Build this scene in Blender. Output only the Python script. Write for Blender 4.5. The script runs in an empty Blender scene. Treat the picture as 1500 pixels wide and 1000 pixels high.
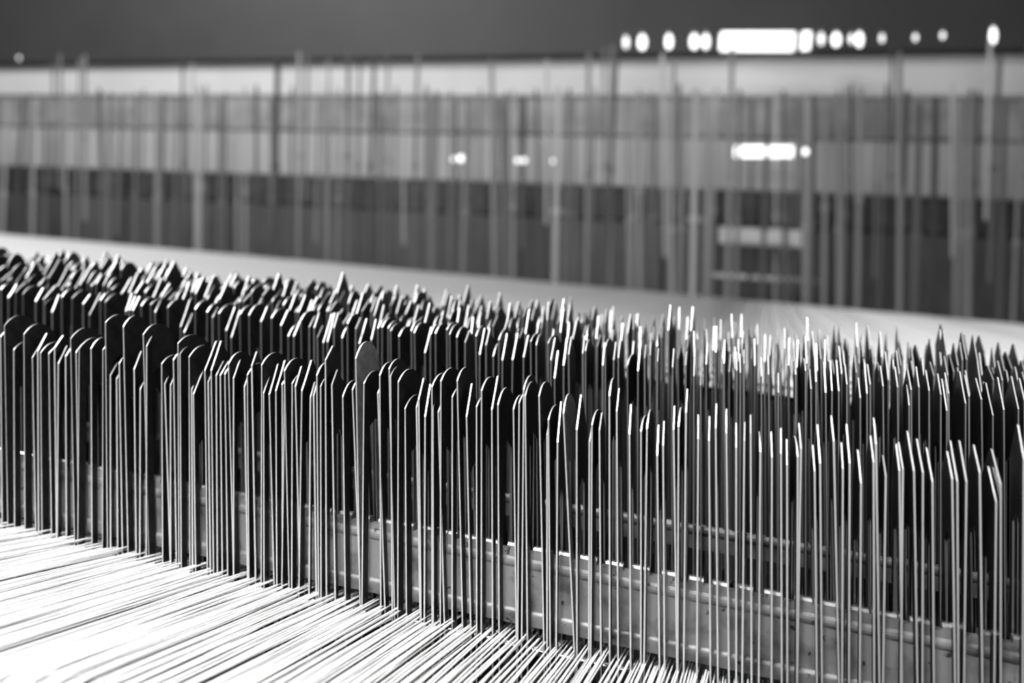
import bpy, math, random
from mathutils import Vector, Matrix
random.seed(11)
S = bpy.context.scene
COL = S.collection
F = 1224.0                                    # focal length in pixels of the 1500 x 1000 frame

# ------------------------------------------------------------------ camera
cam = bpy.data.cameras.new('camera')
cam.sensor_width = 36.0
cam.lens = 36.0 * F / 1500.0
cam.clip_start = 0.005
cam.clip_end = 30
cam.dof.use_dof = True
cam.dof.focus_distance = 0.218
cam.dof.aperture_fstop = cam.lens / 3.1       # 3.1 mm opening
cam.dof.aperture_blades = 0
co = bpy.data.objects.new('camera', cam)
co.rotation_euler = (math.pi / 2, 0, 0)
COL.objects.link(co)
S.camera = co

# ------------------------------------------------------------------ world, lights, exposure
w = bpy.data.worlds.new('hall_light')
w.use_nodes = True
w.node_tree.nodes['Background'].inputs[0].default_value = (1, 1, 1, 1)
w.node_tree.nodes['Background'].inputs[1].default_value = 0.10
S.world = w

def area(name, loc, aim, size, power, size_y=None):
    l = bpy.data.lights.new(name, 'AREA')
    l.energy = power
    l.size = size
    if size_y:
        l.shape = 'RECTANGLE'
        l.size_y = size_y
    o = bpy.data.objects.new(name, l)
    o.location = loc
    o.rotation_euler = (Vector(aim) - Vector(loc)).to_track_quat('-Z', 'Y').to_euler()
    COL.objects.link(o)
    return o

area('front_fill_light', (-0.02, -0.95, 0.30), (0.0, 0.2, -0.03), 0.6, 5.0)  # unseen soft fill, added to brighten the upright wire edges
key = area('lamp_over_warp', (-0.12, -0.08, 0.52), (-0.08, 0.14, -0.10), 0.12, 1.45)
key.data.spread = math.radians(85)           # beam narrowed to spare the yarn sheet behind
area('tip_highlight_strip', (-0.52, 0.06, 0.60), (-0.28, 0.22, 0.0), 1.1, 6.5, 0.16)  # unseen strip light, added so the wire tips catch highlights
area('harness_fill', (-1.15, 0.6, 1.5), (-0.3, 1.3, 0.25), 0.6, 29)  # unseen fill, added to light the rails behind

vs = S.view_settings
vs.view_transform = 'Standard'
vs.look = 'None'
vs.exposure = 0.0
vs.gamma = 1.0
vs.use_curve_mapping = False
S.cycles.use_denoising = True

# ------------------------------------------------------------------ helpers
def mat(name, v, rough=0.5, metal=0.0, emit=0.0, noise=None, bump=0.0):
    m = bpy.data.materials.new(name)
    m.use_nodes = True
    nt = m.node_tree
    b = nt.nodes['Principled BSDF']
    b.inputs['Base Color'].default_value = (v, v, v, 1)
    b.inputs['Roughness'].default_value = rough
    b.inputs['Metallic'].default_value = metal
    if emit:
        b.inputs['Emission Color'].default_value = (1, 1, 1, 1)
        b.inputs['Emission Strength'].default_value = emit
    if noise:
        scale, lo, hi, p0, p1 = noise
        tc = nt.nodes.new('ShaderNodeTexCoord')
        n = nt.nodes.new('ShaderNodeTexNoise')
        n.inputs['Scale'].default_value = scale
        n.inputs['Detail'].default_value = 5
        r = nt.nodes.new('ShaderNodeValToRGB')
        r.color_ramp.elements[0].position = p0
        r.color_ramp.elements[1].position = p1
        r.color_ramp.elements[0].color = (lo, lo, lo, 1)
        r.color_ramp.elements[1].color = (hi, hi, hi, 1)
        nt.links.new(tc.outputs['Object'], n.inputs['Vector'])
        nt.links.new(n.outputs['Fac'], r.inputs['Fac'])
        nt.links.new(r.outputs['Color'], b.inputs['Base Color'])
        if bump:
            bp = nt.nodes.new('ShaderNodeBump')
            bp.inputs['Strength'].default_value = bump
            bp.inputs['Distance'].default_value = 0.0005
            nt.links.new(n.outputs['Fac'], bp.inputs['Height'])
            nt.links.new(bp.outputs['Normal'], b.inputs['Normal'])
    return m

M = {
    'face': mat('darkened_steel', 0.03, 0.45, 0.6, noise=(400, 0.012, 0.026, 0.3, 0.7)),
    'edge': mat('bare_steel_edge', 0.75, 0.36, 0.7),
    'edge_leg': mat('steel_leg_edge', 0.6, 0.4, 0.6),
    'edge_shade': mat('shaded_leg_edge', 0.17, 0.45, 0.6),  # shade painted into the slot edges and the legs of rear rows
    'edge_back': mat('dimmed_tip_edge', 0.55, 0.4, 0.75),  # weaker light on the back rows put into the tip colour
    'pale_face': mat('pale_worn_steel', 0.20, 0.5, 0.4, noise=(500, 0.13, 0.24, 0.3, 0.7)),
    'bar': mat('worn_grey_bar', 0.3, 0.5, 0.25, noise=(130, 0.06, 0.25, 0.28, 0.52), bump=0.2),
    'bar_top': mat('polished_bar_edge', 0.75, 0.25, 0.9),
    'bar_dark': mat('dark_rear_bar', 0.10, 0.45, 0.5, noise=(200, 0.05, 0.14, 0.3, 0.6)),  # darker grey than the front bar
    'yarn': mat('white_yarn', 0.86, 0.7, 0.0, noise=(900, 0.74, 0.90, 0.3, 0.7)),
    'black': mat('plain_black', 0.015, 0.6, 0.2),
    'chrome': mat('polished_rod', 0.7, 0.18, 1.0),
    'heddle_dark': mat('dark_heddle_steel', 0.11, 0.5, 0.3),
    'heddle_grey': mat('grey_heddle_steel', 0.19, 0.5, 0.3),
    'heddle_light': mat('light_heddle_steel', 0.3, 0.5, 0.3),
    'heddle': mat('heddle_steel', 0.25, 0.45, 0.3, noise=(60, 0.2, 0.3, 0.3, 0.7)),
    'rail_dark': mat('dark_painted_rail', 0.075, 0.6, 0.0, noise=(9, 0.028, 0.036, 0.3, 0.7)),
    'rail_light': mat('bare_aluminium_rail', 0.55, 0.6, 0.0, noise=(7, 0.54, 0.66, 0.3, 0.7)),
    'rail_mid': mat('grey_painted_rail', 0.22, 0.6, 0.0, noise=(22, 0.2, 0.34, 0.35, 0.65)),
    'rail_pale': mat('pale_painted_panel', 0.32, 0.6, 0.0, noise=(8, 0.38, 0.43, 0.3, 0.7)),
    'rail_black': mat('black_painted_rail', 0.05, 0.6, 0.0, noise=(25, 0.02, 0.045, 0.35, 0.65)),
    'rail_low': mat('charcoal_panel', 0.10, 0.6, 0.0, noise=(12, 0.06, 0.09, 0.3, 0.7)),
    'wall': mat('dark_hall_wall', 0.08, 0.9),
    'floor': mat('dark_hall_floor', 0.10, 0.8, noise=(3, 0.07, 0.12, 0.3, 0.7)),
    'glint': mat('glint_glow', 0.9, 0.4, 0.0, emit=2.2),  # glow stands for highlights on the heddles, no real source
    'glint_dim': mat('faint_glint_glow', 0.9, 0.4, 0.0, emit=1.5),  # weaker glow for the fainter highlights
    'plate': mat('pale_highlight', 0.6, 0.5, 0.0),  # reflection put into the pale colour of plate and rod
}

ONES = 'zero first second third fourth fifth sixth seventh eighth ninth tenth eleventh twelfth thirteenth fourteenth fifteenth sixteenth seventeenth eighteenth nineteenth'.split()
TENS = {20: 'twent', 30: 'thirt', 40: 'fort', 50: 'fift', 60: 'sixt', 70: 'sevent', 80: 'eight', 90: 'ninet'}
def ordinal(n):
    if n < 20:
        return ONES[n]
    t, r = n // 10 * 10, n % 10
    if n >= 100:
        return 'hundredth' if n == 100 else 'hundred and ' + ordinal(n - 100)
    return TENS[t] + ('ieth' if r == 0 else 'y-' + ONES[r])
def specks(m, scale, lo, hi):
    """small dark pits over a surface"""
    nt = m.node_tree
    b = nt.nodes['Principled BSDF']
    old = b.inputs['Base Color'].links[0].from_socket
    tc = nt.nodes.new('ShaderNodeTexCoord')
    n = nt.nodes.new('ShaderNodeTexNoise')
    n.inputs['Scale'].default_value = scale
    n.inputs['Detail'].default_value = 4
    r = nt.nodes.new('ShaderNodeValToRGB')
    r.color_ramp.elements[0].position = lo
    r.color_ramp.elements[1].position = hi
    r.color_ramp.elements[0].color = (1, 1, 1, 1)
    r.color_ramp.elements[1].color = (.15, .15, .15, 1)
    x = nt.nodes.new('ShaderNodeMix')
    x.data_type = 'RGBA'
    x.blend_type = 'MULTIPLY'
    x.inputs['Factor'].default_value = 1
    nt.links.new(tc.outputs['Object'], n.inputs['Vector'])
    nt.links.new(n.outputs['Fac'], r.inputs['Fac'])
    nt.links.new(old, x.inputs[6])
    nt.links.new(r.outputs['Color'], x.inputs[7])
    nt.links.new(x.outputs[2], b.inputs['Base Color'])
specks(M['bar'], 420, .66, .70)

def at(x, y, D):
    return Vector(((x - 750) / F * D, D, -(y - 500) / F * D))

def mesh_obj(name, verts, faces, mats, parent=None, fmat=None, smooth=False, kind=None):
    me = bpy.data.meshes.new(name)
    me.from_pydata([tuple(v) for v in verts], [], faces)
    for m in (mats if isinstance(mats, (list, tuple)) else [mats]):
        me.materials.append(m)
    if fmat:
        me.polygons.foreach_set('material_index', fmat)
    if smooth:
        me.polygons.foreach_set('use_smooth', [True] * len(me.polygons))
    me.update()
    o = bpy.data.objects.new(name, me)
    COL.objects.link(o)
    if parent:
        o.parent = parent
    if kind:
        o['kind'] = kind
    return o

def tag(o, label, cat, group=None, kind=None):
    o['label'] = label
    o['category'] = cat
    if group:
        o['group'] = group
    if kind:
        o['kind'] = kind
    return o

class MB:
    """collects boxes and tubes for ONE mesh object"""
    def __init__(self):
        self.v, self.f = [], []
    def box(self, c, ax, ay, az):
        """centre and three half-extent vectors"""
        b = len(self.v)
        for i in (-1, 1):
            for j in (-1, 1):
                for k in (-1, 1):
                    self.v.append(c + i * ax + j * ay + k * az)
        for q in ((0, 1, 3, 2), (4, 6, 7, 5), (0, 4, 5, 1), (2, 3, 7, 6), (0, 2, 6, 4), (1, 5, 7, 3)):
            self.f.append([b + t for t in q])
    def tube(self, pts, r, n=6, cap=True):
        b = len(self.v)
        for i, p in enumerate(pts):
            d = (pts[min(i + 1, len(pts) - 1)] - pts[max(i - 1, 0)]).normalized()
            u = d.cross(Vector((0, 0, 1)))
            if u.length < 0.05:
                u = d.cross(Vector((1, 0, 0)))
            u.normalize()
            t = d.cross(u)
            rr = r[i] if isinstance(r, (list, tuple)) else r
            for k in range(n):
                a = 2 * math.pi * k / n
                self.v.append(p + rr * (math.cos(a) * u + math.sin(a) * t))
        for i in range(len(pts) - 1):
            for k in range(n):
                k2 = (k + 1) % n
                self.f.append([b + i * n + k, b + i * n + k2, b + (i + 1) * n + k2, b + (i + 1) * n + k])
        if cap:
            self.f.append([b + k for k in range(n)][::-1])
            e = b + (len(pts) - 1) * n
            self.f.append([e + k for k in range(n)])
    def prism(self, prof, a, b, U, V):
        """closed profile [(u, v)] swept from point a to point b"""
        s = len(self.v); n = len(prof)
        for p in (a, b):
            for (x, y) in prof:
                self.v.append(p + x * U + y * V)
        for k in range(n):
            k2 = (k + 1) % n
            self.f.append([s + k, s + k2, s + n + k2, s + n + k])
        self.f.append([s + k for k in range(n)][::-1])
        self.f.append([s + n + k for k in range(n)])
    def build(self, name, m, parent=None, smooth=False, kind=None):
        return mesh_obj(name, self.v, self.f, m, parent, smooth=smooth, kind=kind)

# ------------------------------------------------------------------ the loom's own directions
R = Vector((3950, -F, -440)).normalized()          # along the rows of drop wires
P = Vector((370, F, -85)).normalized()             # along the warp yarns, away from the viewer
N = R.cross(P).normalized()                        # off the warp sheet, upwards
RB = Vector((3930, -F, -365)).normalized()         # along the harness rails behind
D1, D2 = 0.215, 0.262
UP = Vector((0, 0, 1))
BK = Vector((R.y * -1, R.x, 0)).normalized()       # level, square to the rows, away from the viewer

def on_plane(x, y, O, A, B):
    """where the sight line through (x, y) meets the plane O + aA + bB"""
    d = at(x, y, 1.0)
    n = A.cross(B)
    return d * (O.dot(n) / d.dot(n))

# ------------------------------------------------------------------ setting
def slab(name, c, hx, hy, hz, m):
    b = MB()
    b.box(Vector(c), Vector((hx, 0, 0)), Vector((0, hy, 0)), Vector((0, 0, hz)))
    o = b.build(name, m)
    o['kind'] = 'structure'
    return o
slab('floor', (0, 1.2, -0.95), 3.5, 3.0, 0.05, M['floor'])
slab('wall_back', (0, 4.1, 0.6), 3.5, 0.05, 1.6, M['wall'])

# black machine bed, added under the drop wires to block light
rowpt = at(750, 934, D1)                           # on the warp sheet, at the front row
b = MB()
b.box(rowpt - 0.045 * N + 0.03 * P, 0.36 * R, 0.15 * P, 0.012 * N)
bed = b.build('added_machine_bed', M['black'])
tag(bed, 'black machine bed added under the warp yarns and drop wires to block light', 'machine bed')

# ------------------------------------------------------------------ harness behind: rails with depth, each its own thing
DB = 1.5
KB = DB / 1.02
def rail(name, y0, y1, D, thick, m, label, ridge=None):
    a0, a1 = at(750, y0, D), at(750, y1, D)
    h = (a0.z - a1.z) / 2
    c = (a0 + a1) / 2 + BK * thick / 2
    root = bpy.data.objects.new(name, None)
    root.location = c
    COL.objects.link(root)
    bv = min(0.004, h * 0.3)
    t = thick / 2
    prof = [(-t, -h + bv), (-t, h - bv), (-t + bv, h), (t - bv, h), (t, h - bv), (t, -h + bv), (t - bv, -h), (-t + bv, -h)]
    q = MB()
    q.prism(prof, -1.7 * RB, 1.3 * RB, BK, UP)
    q.build('rail_body', m, root)
    for (yy, r, mm) in (ridge or ()):
        z = at(750, yy, D).z - c.z
        e = MB()
        e.tube([-1.7 * RB + UP * z - BK * (t + r * 0.4), 1.3 * RB + UP * z - BK * (t + r * 0.4)], r, 8)
        e.build('rail_bead', mm, root, smooth=True)
    tag(root, label, 'rail')
    return root
rail('harness_rail', -260, 84, DB + 0.00, 0.05, M['rail_dark'], 'broad dark grey rail across the very top of the picture')
rail('harness_rail', 84.5, 141.5, DB + 0.02, 0.04, M['rail_light'], 'bright bare metal rail just below the broad dark top rail')
rail('harness_rail', 141.7, 197, DB + 0.027, 0.04, M['rail_mid'], 'mottled mid grey rail below the bright rail')
rail('harness_rail', 197.2, 269, DB + 0.03, 0.04, M['rail_pale'], 'pale grey panel rail between the mottled rail and the black rail')
rail('harness_rail', 269.2, 316, DB + 0.035, 0.05, M['rail_black'], 'black rail below the pale grey panel rail')
rail('harness_rail', 316.2, 470, DB + 0.033, 0.04, M['rail_low'], 'charcoal panel above the white yarns behind the drop wires')

# heddles: flat steel strips hanging in front of the rails
def heddle_mesh(name, length, wd, t):
    """strip with a rounded end at both tips and an eye bulge half way; local z = 0 at the top, the flat face looks along -y"""
    v, f = [], []
    zs = [(0.0, 0.25), (-0.003, 0.8), (-0.007, 1.0), (-length * .48, 1.0), (-length * .49, 1.7), (-length * .505, 1.7), (-length * .515, 1.0), (-length + .007, 1.0), (-length + .003, .8), (-length, .25)]
    for (z, k) in zs:
        for (x, y) in ((-wd * k / 2, -t), (0, -t * 1.8), (wd * k / 2, -t), (wd * k / 2, t), (-wd * k / 2, t)):
            v.append((x, y, z))
    for i in range(len(zs) - 1):
        for k in range(5):
            k2 = (k + 1) % 5
            f.append([i * 5 + k, i * 5 + k2, (i + 1) * 5 + k2, (i + 1) * 5 + k])
    f.append([0, 1, 2, 3, 4][::-1]); f.append([(len(zs) - 1) * 5 + k for k in range(5)])
    return v, f
heds = []
x = -160.0
while x < 1660:
    heds.append((x, None))
    x += random.choice((8, 11, 14, 18, 24)) * (0.9 if x < 1000 else 1.0)
bright_streaks = {}
HM = {}
for (wd, L) in ((3.0, 270), (4.5, 270), (6.5, 270), (3.5, 180), (4.5, 225)):
    v, f = heddle_mesh('heddle', L * .001 * KB, wd * .001 * KB, 0.0004)
    for tone in ('dark', 'grey', 'light'):
        me = bpy.data.meshes.new('heddle')
        me.from_pydata(v, [], f)
        me.materials.append(M['heddle_' + tone])
        HM[(wd, L, tone)] = me
hk = list(HM)
HEDS = []
for i, (hx, _) in enumerate(heds):
    u = (hx - 750) / F
    Dh = DB - 0.05 - random.choice((0, .02, .04, .07)) * KB
    O = at(750, random.uniform(66, 88) if random.random() < .28 else random.uniform(122, 148), Dh)
    p = on_plane(hx, 80, O, RB, UP)
    p = p + UP * (O.z + (p - O).dot(RB) / RB.dot(RB) * RB.z - p.z)
    k = random.choice(hk) if random.random() < .5 else random.choice([q for q in hk if q[1] == 270 and q[0] < 6])
    o = bpy.data.objects.new('heddle', HM[k])
    o.location = p
    o.rotation_euler = (0, math.radians(random.gauss(0.6, 0.9)), math.radians(random.uniform(-35, 35)) - math.atan(u) * 0.5)
    COL.objects.link(o)
    HEDS.append((hx, k, o))
# broad pale strap, plus a pale plate and rod added in place of highlights
q = MB()
O = at(1181, 140, DB - 0.17)
q.box(O + UP * -0.16, Vector((.011, 0, 0)), Vector((0, .0015, 0)), UP * .16)
tag(q.build('hanging_strap', M['heddle_light']), 'broad pale upright strap hanging just right of the glint tube', 'strap')
q = MB()
O = at(1113, 347, DB - 0.19)
q.box(O, RB * .062, BK * .002, UP * .013)
q.box(O + BK * -.003 , RB * .055, BK * .002, UP * .009)
tag(q.build('highlight_plate', M['plate']), 'pale oblong plate added as a highlight on the charcoal panel at upper right', 'plate')
q = MB()
O = at(1120, 408, DB - 0.17)
q.tube([O - RB * .085, O + RB * .08], .004, 8)
tag(q.build('polished_rod', M['plate'], smooth=True), 'short pale rod added as a glint across the charcoal panel, below the pale plate', 'rod')  # rod added in place of a highlight

hc = {}
for (hx, k, o) in HEDS:
    zone = 'left edge' if hx < 560 else ('round glint blobs' if hx < 1050 else 'long glint tube')
    look = {'dark': 'dark', 'grey': 'mid grey', 'light': 'pale'}[k[2]] + (' long' if k[1] == 270 else ' short') + (' broad' if k[0] > 6 else (' slim' if k[0] < 4 else ''))
    hc[(zone, look)] = hc.get((zone, look), 0) + 1
    tag(o, '%s blurred %s heddle strip, counted rightwards from the %s' % (ordinal(hc[(zone, look)]), look, zone), 'heddle', 'heddles before the harness rails')
# glowing shapes added in place of highlights on the heddle wires
def blob(x, y, D, rx, rz, m, label, group=None):
    c = on_plane(x, y, at(1113, y, D), RB, UP)
    k = c.y / D
    rx, rz = rx * k, rz * k
    root = bpy.data.objects.new('glint_blob', None)
    root.location = c
    COL.objects.link(root)
    pts = [UP * (rz * math.sin(a)) for a in [math.radians(t) for t in range(-90, 91, 20)]]
    rr = [max(rx * math.cos(math.radians(t)), rx * .05) for t in range(-90, 91, 20)]
    e = MB(); e.tube(pts, rr, 10)
    e.build('glow_body', m, root, smooth=True)
    e = MB(); e.tube([UP * rz, UP * (rz + .004)], rx * .6, 8)
    e.build('glint_cap', M['heddle'], root)
    return tag(root, label, 'glint', group)
def glint_tube(x0, x1, y, D, r, m, label):
    a, c = on_plane(x0, y, at((x0 + x1) / 2, y, D), RB, UP), on_plane(x1, y, at((x0 + x1) / 2, y, D), RB, UP)
    root = bpy.data.objects.new('glint_tube', None)
    mid = (a + c) / 2
    root.location = mid
    COL.objects.link(root)
    d = (c - a).normalized()
    e = MB(); e.tube([a - mid, c - mid], r, 12)
    e.build('glow_tube', m, root, smooth=True)
    for s, p in ((-1, a - mid), (1, c - mid)):
        e = MB(); e.tube([p + d * s * .0002, p + d * s * .004], r * .85, 10)
        e.build('end_cap', M['heddle'], root)
    return tag(root, label, 'glint')
DL = DB - 0.20
glint_tube(1056, 1164, 61, DL, .0145, M['glint'], 'long glaring white glint tube on the top rail at upper right')
glint_tube(1174, 1187, 60, DL, .014, M['glint'], 'short glaring glint tube just right of the long glint tube')
glint_tube(1076, 1162, 222, DL, .009, M['glint'], 'lower bright glint tube below the long glaring glint tube')
for (x, y, rx, rz, m, l) in (
    (917, 62, 4, 9, 'glint_dim', 'faint upright glint blob at the left end of the top glint row'),
    (941, 62, 6, 11, 'glint', 'wide bright glint blob second from the left in the top glint row'),
    (980, 61, 5, 11, 'glint', 'bright glint blob third from the left in the top glint row'),
    (1017, 61, 6, 11, 'glint', 'bright glint blob fourth from the left in the top glint row'),
    (1034, 61, 5, 11, 'glint', 'bright glint blob touching the left end of the long glint tube'),
    (1203, 57, 4, 9, 'glint_dim', 'faint glint blob just right of the short glaring tube'),
    (1225, 58, 6, 10, 'glint', 'first bright glint blob right of the short glaring tube'),
    (1259, 58, 5, 11, 'glint', 'second bright glint blob right of the short glaring tube'),
    (1247, 57, 3, 7, 'glint_dim', 'faint glint blob between two bright blobs in the top row'),
    (1292, 56, 3, 6, 'glint_dim', 'very faint glint blob fourth from the right in the top row'),
    (1341, 55, 3, 5, 'glint_dim', 'very faint glint blob third from the right in the top row'),
    (1381, 52, 3, 5, 'glint_dim', 'very faint glint blob second from the right in the top row'),
    (1455, 52, 4.5, 12, 'glint', 'lone bright glint blob at the far right of the top row'),
    (1180, 222, 4, 5, 'glint', 'small round glint blob at the right end of the lower tube'),
    (675, 232, 5, 5, 'glint', 'brightest of the small round glint blobs at upper middle'),
    (664, 233, 3, 3.5, 'glint_dim', 'faint glint blob left of the brightest round blob at upper middle'),
    (758, 235, 3.6, 4, 'glint_dim', 'left blob of the touching pair of faint round glint blobs'),
    (768, 235, 4, 4, 'glint_dim', 'right blob of the touching pair of faint round glint blobs'),
    (811, 236, 3.4, 3.4, 'glint_dim', 'single faint round glint blob right of the touching pair'),
    (28, 85, 1.6, 2.6, 'glint_dim', 'tiny faint glint blob at the upper left corner'),
):
    blob(x, y, DL, rx * DL / F, rz * DL / F, M[m], l)

# ------------------------------------------------------------------ white warp sheet behind the drop wires, over a polished rod
rodpt = at(750, 530, 0.352)
q = MB()
q.tube([rodpt - R * .5, rodpt + R * .34], .0035, 12)
tag(q.build('guide_rod', M['chrome'], smooth=True), 'polished guide rod under the white yarns behind the last drop wires', 'rod')
farpt = at(750, 412, 1.36)
q = MB()
down = -0.0
n = 1700
for i in range(n):
    s = -1.55 + 2.75 * i / n + random.uniform(-.0004, .0004)
    a = rodpt + R * s + UP * .0036
    d = farpt - rodpt
    # keep every yarn parallel to P in plan while the sheet climbs to the harness
    t = d.dot(BK) / Vector((P.x, P.y, 0)).dot(BK)
    e = rodpt + Vector((P.x, P.y, 0)) * t
    c = a + Vector((P.x, P.y, 0)) * t + UP * (farpt.z - (rodpt.z + (farpt - e).dot(R) * R.z)) + UP * random.uniform(-.0008, .0008)
    c += R * s * 0.0
    q.tube([a + Vector((-P.x, -P.y, 0)) * .006 - UP * .004, a, c], .00055, 4, cap=False)
tag(q.build('warp_yarn', M['yarn'], kind='stuff'), 'blurred sheet of white warp yarns rising behind the drop wires', 'yarn')

# ------------------------------------------------------------------ contact bars carrying the drop wires
def contact_bar(D, ytop, ybot, m, mtop, label, tooth_len, gap, tooth_h, s0, s1, lip=True, setback=.0040):
    top = at(750, ytop, D + setback)
    bot = at(750, ybot, D + setback)
    h = top.z - bot.z
    root = bpy.data.objects.new('contact_bar', None)
    root.location = top
    COL.objects.link(root)
    q = MB()
    T = 0.0028
    q.prism([(0, -h), (0, -tooth_h), (T, -tooth_h), (T, -h)], R * s0, R * s1, BK, UP)
    q.build('bar_body', m, root)
    q = MB()                                        # bead with a groove below the teeth
    zc = -h * .225
    prof = [(0.0002, zc + .0016), (-.0001, zc + .0013), (-.0004, zc + .0007), (-.0005, zc), (-.0004, zc - .0006), (-.0001, zc - .0012), (0.0002, zc - .0014)]
    q.prism(prof, R * s0, R * s1, BK, UP)
    q.build('bead', m, root)
    if lip:
        q = MB()
        zc = -h + .0032
        prof = [(0.0002, zc + .0011), (-.0003, zc + .0009), (-.0007, zc + .0004), (-.0008, zc), (-.0007, zc - .0008), (-.0002, zc - .0030), (.0002, zc - .0031)]
        q.prism(prof, R * s0, R * s1, BK, UP)
        q.build('lip', m, root)
    s = s0
    first = None
    while s < s1:
        L = tooth_len * random.uniform(.85, 1.15)
        q = MB()
        hh = tooth_h * random.uniform(.9, 1.1)
        ch = .0006
        prof = [(0, -tooth_h), (0, hh - tooth_h - ch), (ch, hh - tooth_h), (T - ch, hh - tooth_h), (T, hh - tooth_h - ch), (T, -tooth_h)]
        q.prism(prof, R * s, R * (s + L), BK, UP)
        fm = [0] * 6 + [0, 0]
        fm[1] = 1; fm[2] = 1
        mesh_obj('tooth', q.v, q.f, [m, mtop], root, fmat=fm)
        s += L + gap * random.uniform(.8, 1.2)
    tag(root, label, 'bar')
    return root
contact_bar(D1, 796, 912, M['bar'], M['bar_top'], 'broad grey toothed contact bar running behind the front drop wires', .0040, .0024, .0016, -.24, .17)
contact_bar(D2, 724, 756, M['bar_dark'], M['bar_top'], 'narrow dark toothed contact bar between the first and second rows', .0014, .0011, .0009, -.30, .2, lip=False)

# glinting rod just under the front bar
rp = rowpt + P * .0058 - N * .0036
q = MB()
q.tube([rp + R * -.22, rp + R * .16], .0016, 12)
tag(q.build('lease_rod', M['chrome'], smooth=True), 'thin glinting rod right under the broad grey contact bar', 'rod')

# ------------------------------------------------------------------ drop wires
W = 0.011
def wire_mesh(kind, rise, slot_top, L=0.074, t=0.00042, face='face', leg='edge_leg'):
    h = W / 2
    prof = []
    if kind == 'R':
        for i in range(13):
            u = -1 + 2 * i / 12
            prof.append((h + h * u, rise * (1 - abs(u) ** 2.2)))
    else:
        tip = .0005
        prof = [(0, 0), (h * .5, rise * .52), (h - tip, rise - .0002), (h, rise), (h + tip, rise - .0002), (h * 1.5, rise * .52), (W, 0)]
    n = len(prof)
    v2 = list(prof)
    a0 = len(v2)
    lg = .0024
    zb = -L + .006
    for z in (-slot_top, zb, -L):
        v2 += [(0, z), (lg, z), (W - lg, z), (W, z)]
    v2 += [(W / 2, -slot_top + .0022)]                # rounded head of the slot
    hd = len(v2) - 1
    A, B, C = a0, a0 + 4, a0 + 8
    polys = [list(range(n)) + [A + 3, A + 2, hd, A + 1, A], [A, A + 1, B + 1, B], [A + 2, A + 3, B + 3, B + 2], [B, B + 1, B + 2, B + 3, C + 3, C + 2, C + 1, C]]
    outer = list(range(n)) + [A + 3, B + 3, C + 3, C + 2, C + 1, C, B, A]
    inner = [hd, A + 1, B + 1, B + 2, A + 2]
    m = len(v2)
    v = [(-t / 2, y, z) for (y, z) in v2] + [(t / 2, y, z) for (y, z) in v2]
    f, fm = [], []
    for p in polys:
        f.append(list(p)); fm.append(0)
        f.append([m + i for i in p][::-1]); fm.append(0)
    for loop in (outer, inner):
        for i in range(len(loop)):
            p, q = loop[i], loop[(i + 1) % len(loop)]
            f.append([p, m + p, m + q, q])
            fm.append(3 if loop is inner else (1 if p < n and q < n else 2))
    me = bpy.data.meshes.new('drop_wire')
    me.from_pydata(v, [], f)
    for mm in (face, 'edge', leg, 'edge_shade'):
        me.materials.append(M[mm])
    me.polygons.foreach_set('material_index', fm)
    me.update()
    return me, v, f, fm
WM = {}
for r in (2.6, 3.4, 4.2, 5.2):
    WM[('R', r)] = wire_mesh('R', r * .001, .012)
for r in (4.0, 5.5, 7.0, 8.5, 10.0):
    WM[('P', r)] = wire_mesh('P', r * .001, .015)
WM2 = {}
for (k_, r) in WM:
    WM2[(k_, r)] = wire_mesh(k_, r * .001, .012 if k_ == 'R' else .015, leg='edge_shade')
PALE = wire_mesh('R', .0046, .013, face='pale_face')

A_ = 'R5,395,150,300 R48,275,260,160 R150,540,300,440 R262,370,440,262 P355,625,515,385 P415,550,520,370 R445,575,620,450 R535,580,700,480 P598,520,695,365 P640,690,730,480 P720,610,790,500 R775,420,960,290 R835,570,980,460 R870,525,1060,400 R1000,525,1140,410 R1158,240,1330,140 R1130,540,1310,420 P1212,820,1295,650 P1280,860,1330,740 R1310,690,1420,600 R1355,285,1500,180'
B_ = 'P48,680,135,480 R115,900,200,800 R148,300,320,190 P185,425,290,240 R350,620,500,510 P385,840,460,720 P448,850,500,740 R480,575,600,480 R530,395,700,285 R552,510,690,410 R652,545,830,420 P680,900,740,760 P825,690,965,390 P700,950,820,660 P895,690,1015,380 P862,820,920,700 P950,745,1035,570 P995,745,1090,570 R1045,730,1160,620 R1085,620,1230,500 P1140,775,1220,575 P1260,870,1320,740 R1292,740,1450,590 P1340,640,1380,530'
C_ = 'R25,405,180,285 P45,715,165,380 P108,730,220,390 P180,690,290,345 R275,470,420,345 R250,620,370,530 R278,605,400,485 R360,610,470,500 P395,640,470,445 P465,690,575,345 P560,760,610,600 P595,740,650,600 R630,520,740,390 R672,640,770,530 P725,355,810,185 P795,625,860,440 R915,755,1040,590 R1022,680,1110,570 L1058,335,1190,200 R1148,610,1280,455 R1300,720,1390,600 R1322,520,1430,390 R1425,450,1530,330 R1440,530,1530,440'
D_ = 'R100,370,240,230 R175,660,310,495 P325,560,385,350 P300,650,350,450 P395,750,455,390 R470,420,590,265 P480,640,535,490 R540,700,620,570 R568,360,690,205 R693,535,790,400 R748,355,850,205 P850,750,920,360 R960,640,1050,515 R1015,465,1115,300 P1128,670,1200,280 R1195,620,1290,440 R1365,670,1450,500 R1428,600,1510,460 R1478,450,1555,310'
E_ = 'R70,370,150,205 R222,375,300,215 R325,635,410,460 P310,800,345,600 P425,880,465,450 L490,565,560,400 P635,740,688,335 P775,880,810,650 R803,690,870,525 P885,750,915,550 R995,370,1040,190 P1075,540,1105,305 P1215,790,1235,490 R1342,760,1390,570 R1408,730,1445,510'
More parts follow.
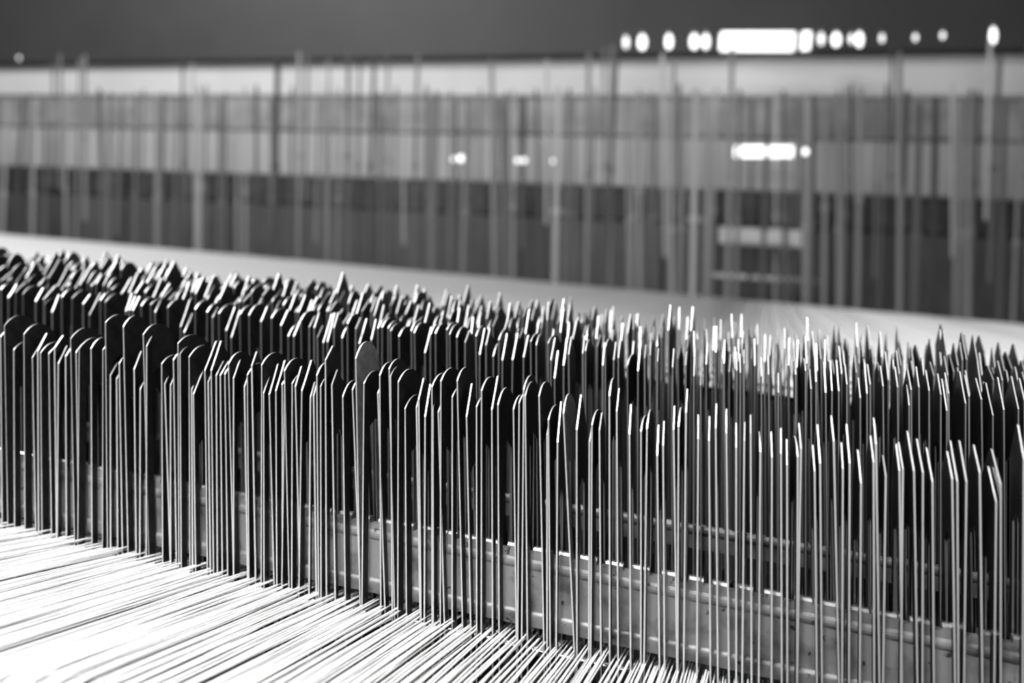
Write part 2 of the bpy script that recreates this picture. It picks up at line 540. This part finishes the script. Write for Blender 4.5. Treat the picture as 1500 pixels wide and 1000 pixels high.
F_ = 'P95,800,115,440 P160,690,172,430 P275,520,290,265 R330,480,358,285 P412,330,425,90 P545,620,545,355 P665,640,672,380 P738,500,748,240 P855,560,857,320 P963,715,962,470 P1052,640,1055,450 P1122,560,1122,360 R1228,760,1210,550 P1355,820,1345,565 P1455,780,1455,490'
G_ = 'P97,680,92,380 R215,590,175,375 P250,500,220,230 P400,750,380,440 P460,660,430,260 P610,420,585,145 P710,720,690,435 P785,660,745,250 P910,880,868,475 P1048,650,1010,380 P1075,450,1050,185 P1182,800,1145,540 P1332,745,1295,450 P1370,725,1315,445 P1492,750,1418,330'
H_ = 'P390,690,315,295 P495,790,425,395 P712,760,655,470 P768,790,685,365 P868,790,777,365 P1015,690,945,385 P1195,1010,1095,590 P1245,815,1135,410 P1500,540,1425,135'
r1 = 'R5,275,55,238 P45,320,95,255 R85,290,160,248 R125,300,200,255 P195,340,240,270 P238,330,310,250 R245,355,310,320 P285,400,325,300 R338,318,400,272 R395,325,475,275 P455,355,497,293 P490,415,557,290 R550,335,610,290 R577,345,650,295 P690,395,725,305 P708,390,745,318 P728,390,770,320 R775,365,840,312 R825,360,895,322 P850,400,890,328 R920,375,990,325 P990,480,1047,340 P1010,510,1060,400 R1070,385,1130,340 R1135,400,1195,350 P1165,430,1197,360 R1200,408,1270,358 P1240,500,1293,360 P1268,540,1322,360'
r2 = 'R5,300,85,252 R55,305,140,248 P120,340,158,268 R178,320,245,265 P230,360,272,280 R270,420,330,360 P300,420,340,330 R340,330,400,275 P385,370,418,297 P412,375,442,300 P430,425,462,350 P462,455,515,300 P485,450,530,300 P520,375,548,298 R565,430,610,360 R595,350,645,295 P640,380,668,312 P660,460,703,315 P725,440,755,330 R762,375,820,320 R785,370,840,322 R818,375,870,330 R832,390,880,345 R878,420,930,360 R945,390,990,340 R962,400,1010,338 P1020,510,1060,360 R1050,410,1095,355 R1078,405,1125,350 R1140,385,1185,338 R1155,410,1200,350 R1195,425,1235,370 P1240,455,1265,375 R1300,420,1340,362 P1320,520,1350,375 P1355,470,1378,385 R1395,530,1430,460 R1425,440,1465,385 P1445,550,1472,390'
r3 = 'P190,400,218,245 P250,385,278,250 R290,300,325,250 R320,320,345,255 R385,310,420,258 P400,400,425,268 P420,500,442,360 P470,430,490,275 P497,370,515,275 P575,365,587,280 R590,350,612,285 P685,430,697,295 R700,330,722,283 P745,400,757,300 P770,390,783,300 R820,430,855,365 P878,460,893,310 P915,390,922,310 P945,375,949,310 P985,410,990,325 P1068,440,1075,330 P1140,430,1145,345 P1185,490,1188,380 P1222,540,1225,450 P1350,420,1356,290 P1420,460,1418,365 P1440,470,1437,375 P1460,420,1460,350'
r4 = 'P57,340,55,235 P97,330,95,225 P150,430,150,315 R245,330,240,260 R300,310,288,245 P330,410,322,310 P357,370,352,240 P410,430,402,275 P445,420,433,255 P482,420,468,258 P527,385,515,270 P600,460,588,345 P637,435,622,270 P655,385,638,276 P725,395,710,285 P805,400,790,290 P868,500,856,380 P880,415,858,288 P922,400,906,295 P978,420,958,308 P1042,440,1023,320 P1075,530,1045,360 P1085,435,1063,320 P1178,490,1142,315 P1197,450,1172,330 P1265,468,1233,348 P1328,555,1285,374 P1388,525,1352,344 P1468,520,1425,348 P1500,470,1472,366'
def parse(sets):
    out = []
    for (txt, x0, y0, sc) in sets:
        for it in txt.split():
            a = [float(t) for t in it[1:].split(',')]
            out.append((it[0], x0 + a[0] / sc, y0 + a[1] / sc, x0 + a[2] / sc, y0 + a[3] / sc))
    out.sort(key=lambda t: t[1])
    return out
front = parse([(A_, 0, 440, 7.5), (B_, 190, 450, 7.5), (C_, 380, 480, 7.5), (D_, 570, 510, 7.5), (E_, 760, 530, 7.5), (F_, 950, 560, 7.5), (G_, 1140, 590, 7.5), (H_, 1300, 600, 7.5)])
second = parse([(r1, 0, 350, 3.745), (r2, 350, 380, 3.745), (r3, 700, 420, 3.745), (r4, 1100, 460, 3.745)])

PHI0 = math.atan((1040 - 750) / F)
def wire_pose(kind, x, y, xp, yp, Dr):
    O = at(750, 700, Dr)
    p = on_plane(x, y, O, R, UP)
    u = (x - 750) / F
    D = p.y
    h = W / 2
    k = max(-.95, min(.95, (xp - x) * D / (F * h * math.sqrt(1 + u * u))))
    phi = math.atan(u) + math.asin(k)
    lim = math.radians(15)
    phi = max(PHI0 - lim, min(PHI0 + lim, phi))
    # height of the tip over the shoulder, allowing for the tip standing deeper
    Dt = D + h * math.cos(phi)
    rise = (-(yp - 500) / F * Dt) - p.z
    lean = math.radians(random.gauss(-.45 if x < 700 else -.1, .55))
    return p, phi, rise * 1000, lean
def pick(kind, rise):
    ks = [k for k in WM if k[0] == kind]
    return min(ks, key=lambda k: abs(k[1] - rise))

def labels(items, row, marks):
    """each drop wire is counted, within its own shape, from the nearest findable mark to its left"""
    out = [None] * len(items)
    count = {}
    for i, it in enumerate(items):
        x = it[1]
        name = 'left edge'
        for (mx, mn) in marks:
            if x > mx + .5:
                name = mn
        shape = 'pointed' if it[0] == 'P' else 'round-topped'
        key = (name, shape)
        count[key] = count.get(key, 0) + 1
        where = 'from the left edge' if name == 'left edge' else 'right of the ' + name
        out[i] = '%s %s drop wire in the %s row, %s' % (ordinal(count[key]), shape, row, where)
    return out

def put(me, p, phi, lean):
    o = bpy.data.objects.new('drop_wire', me)
    o.matrix_world = Matrix.Translation(p) @ Matrix.Rotation(lean, 4, 'Y') @ Matrix.Rotation(-phi, 4, 'Z')
    COL.objects.link(o)
    return o
stuff_v, stuff_f, stuff_m = [], [], []
def put_stuff(key, p, phi, lean):
    _, v, f, fm = WM[key]
    mx = Matrix.Translation(p) @ Matrix.Rotation(lean, 4, 'Y') @ Matrix.Rotation(-phi, 4, 'Z')
    b = len(stuff_v)
    stuff_v.extend([mx @ Vector(t) for t in v])
    stuff_f.extend([[b + i for i in q] for q in f])
    stuff_m.extend(fm)

pale_x = [it[1] for it in front if it[0] == 'L']
gable_x = [190 + 185 / 7.5, 380 + 725 / 7.5]
marks_front = [(gable_x[0], 'broad pointed one'), (gable_x[1], 'tall broad pointed one'), (pale_x[0], 'tall pale-faced one'), (pale_x[1], 'short pale-faced one'), (1120, 'lamp tube above')]
marks_second = [(gable_x[0], 'broad pointed front one'), (gable_x[1], 'tall pointed front one'), (pale_x[1], 'short pale-faced front one'), (1120, 'lamp tube above')]
lf = labels(front, 'front', marks_front)
for i, (k, x, y, xp, yp) in enumerate(front):
    p, phi, rise, lean = wire_pose(k, x, y, xp, yp, D1)
    if k == 'L':
        o = put(PALE[0], p, phi, math.radians(-1.0) if x < 700 else math.radians(-2.6))
        tag(o, 'tall pale-faced round-topped drop wire standing above its neighbours in the front row' if x < 700 else 'short pale-faced round-topped drop wire leaning in the middle of the front row', 'drop wire', 'drop wires of the front row')
        continue
    o = put(WM[pick(k, rise)][0], p, phi, lean)
    lab = lf[i]
    if k == 'P' and min(abs(x - g) for g in gable_x) < .3:
        lab = 'broad pointed drop wire showing its dark gable, front row, at left' if x < 300 else 'tall broad pointed drop wire showing its dark gable, middle of front row'
    tag(o, lab, 'drop wire', 'drop wires of the front row')
ls = labels(second, 'second', marks_second)
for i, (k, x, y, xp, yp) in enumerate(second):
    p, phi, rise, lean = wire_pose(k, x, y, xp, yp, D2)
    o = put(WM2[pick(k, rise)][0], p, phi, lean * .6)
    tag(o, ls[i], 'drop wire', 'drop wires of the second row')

# the rows farther back, past the three hundred, are one mass
for (Dr, y750, jit, pitch) in ((.285, 472, 9, .0023), (.304, 457, 9, .0024), (.322, 447, 8, .0026)):
    O = at(750, y750, Dr)
    s = -.36
    while s < .26:
        p = O + R * s
        xx = 750 + F * p.x / p.y
        fr = max(.02, min(.98, (xx - 350) / 800.0))
        k = 'P' if random.random() < .45 + .55 * fr else 'R'
        p = p + UP * (random.gauss(0, jit) / F * Dr) - UP * .0045
        ks = [q for q in WM if q[0] == k and q[1] < 9]
        put_stuff(random.choice(ks), p, PHI0 + math.radians(random.gauss(2.6, 3.0)), math.radians(random.gauss(0, .5)))
        s += pitch * random.choice((.5, .8, 1.0, 1.3, 1.6))
# a few beyond the frame at both ends of the first two rows
for (Dr, y750) in ((D1, 590), (D2, 505)):
    O = at(750, y750, Dr)
    for s0, s1 in ((-.26 * Dr / .215, -.186 * Dr / .215), (.124 * Dr / .215, .17 * Dr / .215)):
        s = s0
        while s < s1:
            k = 'P' if s > 0 else random.choice('RP')
            put_stuff(random.choice([q for q in WM if q[0] == k]), O + R * s + UP * random.uniform(-.006, .004), PHI0 + math.radians(random.gauss(0, 5)), 0)
            s += .0019
rest = mesh_obj('drop_wire', stuff_v, stuff_f, [M['face'], M['edge_back'], M['edge_shade'], M['edge_shade']], fmat=stuff_m)
tag(rest, 'crowded blurred drop wires of the rows behind the second row', 'drop wire', kind='stuff')

# ------------------------------------------------------------------ white warp yarns in front
roll_edge = on_plane(0, 955, rowpt, R, P)          # where the sheet bends down over the roller
t_edge = (rowpt - roll_edge)                       # from roller line to row
# split t_edge into R and P parts (R and P are nearly square)
rp_ = R.dot(P)
tp = (t_edge.dot(P) - t_edge.dot(R) * rp_) / (1 - rp_ * rp_)
RR = 0.016
q = MB()
axis = rowpt - P * tp - N * RR
q.tube([axis - R * .30, axis + R * .2], RR - .0024, 24)
tag(q.build('back_roller', M['black'], smooth=True), 'dark roller that the white yarns bend over at bottom left', 'roller')
q = MB()
for i in range(270):
    s = -.23 + .22 * (i / 270) ** 1.25 + random.gauss(0, .0003)
    a = rowpt + R * s - N * (.0017 + random.random() * .0008) + P * .001
    e = a - P * (tp + .001) + R * random.gauss(0, .0015)
    pts = [a, (a + e) / 2, e]
    rr_ = RR - .0018
    for g in (25, 50, 75, 100):
        gg = math.radians(g)
        pts.append(e - P * (rr_ * math.sin(gg)) - N * (rr_ * (1 - math.cos(gg))))
    q.tube(pts, .00027, 4, cap=False)
tag(q.build('warp_yarn', M['yarn'], smooth=True, kind='stuff'), 'lower layer of white warp yarns glimpsed between the upper ones', 'yarn')
ny = 300
s0, s1 = -.175, .066
yc = {}
for i in range(ny):
    s = s0 + (s1 - s0) * (i + .5) / ny + random.gauss(0, .00022)
    lay = random.choice((0.0, 0.0, -.0007, -.0012, .0005))
    skew = random.gauss(0, .006)
    r = random.uniform(.00020, .00029)
    a = rowpt + R * s + N * lay + P * .010
    pts = []
    for j in range(5):
        u = j / 4
        pts.append(a - P * ((tp + .010) * u) + R * skew * tp * u + N * (.0006 * math.sin(u * 3.1 + i)) * (1 - u))
    e = pts[-1]
    for g in (20, 40, 60, 80, 100):
        gg = math.radians(g)
        pts.append(e - P * (RR * math.sin(gg)) - N * (RR * (1 - math.cos(gg))))
    pts.append(pts[-1] - N * .03)
    q = MB()
    q.tube(pts, r, 5, cap=False)
    o = q.build('warp_yarn', M['yarn'], smooth=True)
    pr = 750 + F * (rowpt + R * s).x / (rowpt + R * s).y
    zone = 'left edge'
    for (mx, mn) in marks_front[:-1]:
        if pr > mx:
            zone = mn
    yc[zone] = yc.get(zone, 0) + 1
    if zone == 'left edge':
        lab = '%s white warp yarn from the left edge, counted along the drop wire feet' % ordinal(yc[zone])
    else:
        lab = '%s white warp yarn right of the foot of the %s' % (ordinal(yc[zone]), zone.replace(' one', ' drop wire'))
    tag(o, lab, 'yarn', 'white warp yarns under the front drop wires')
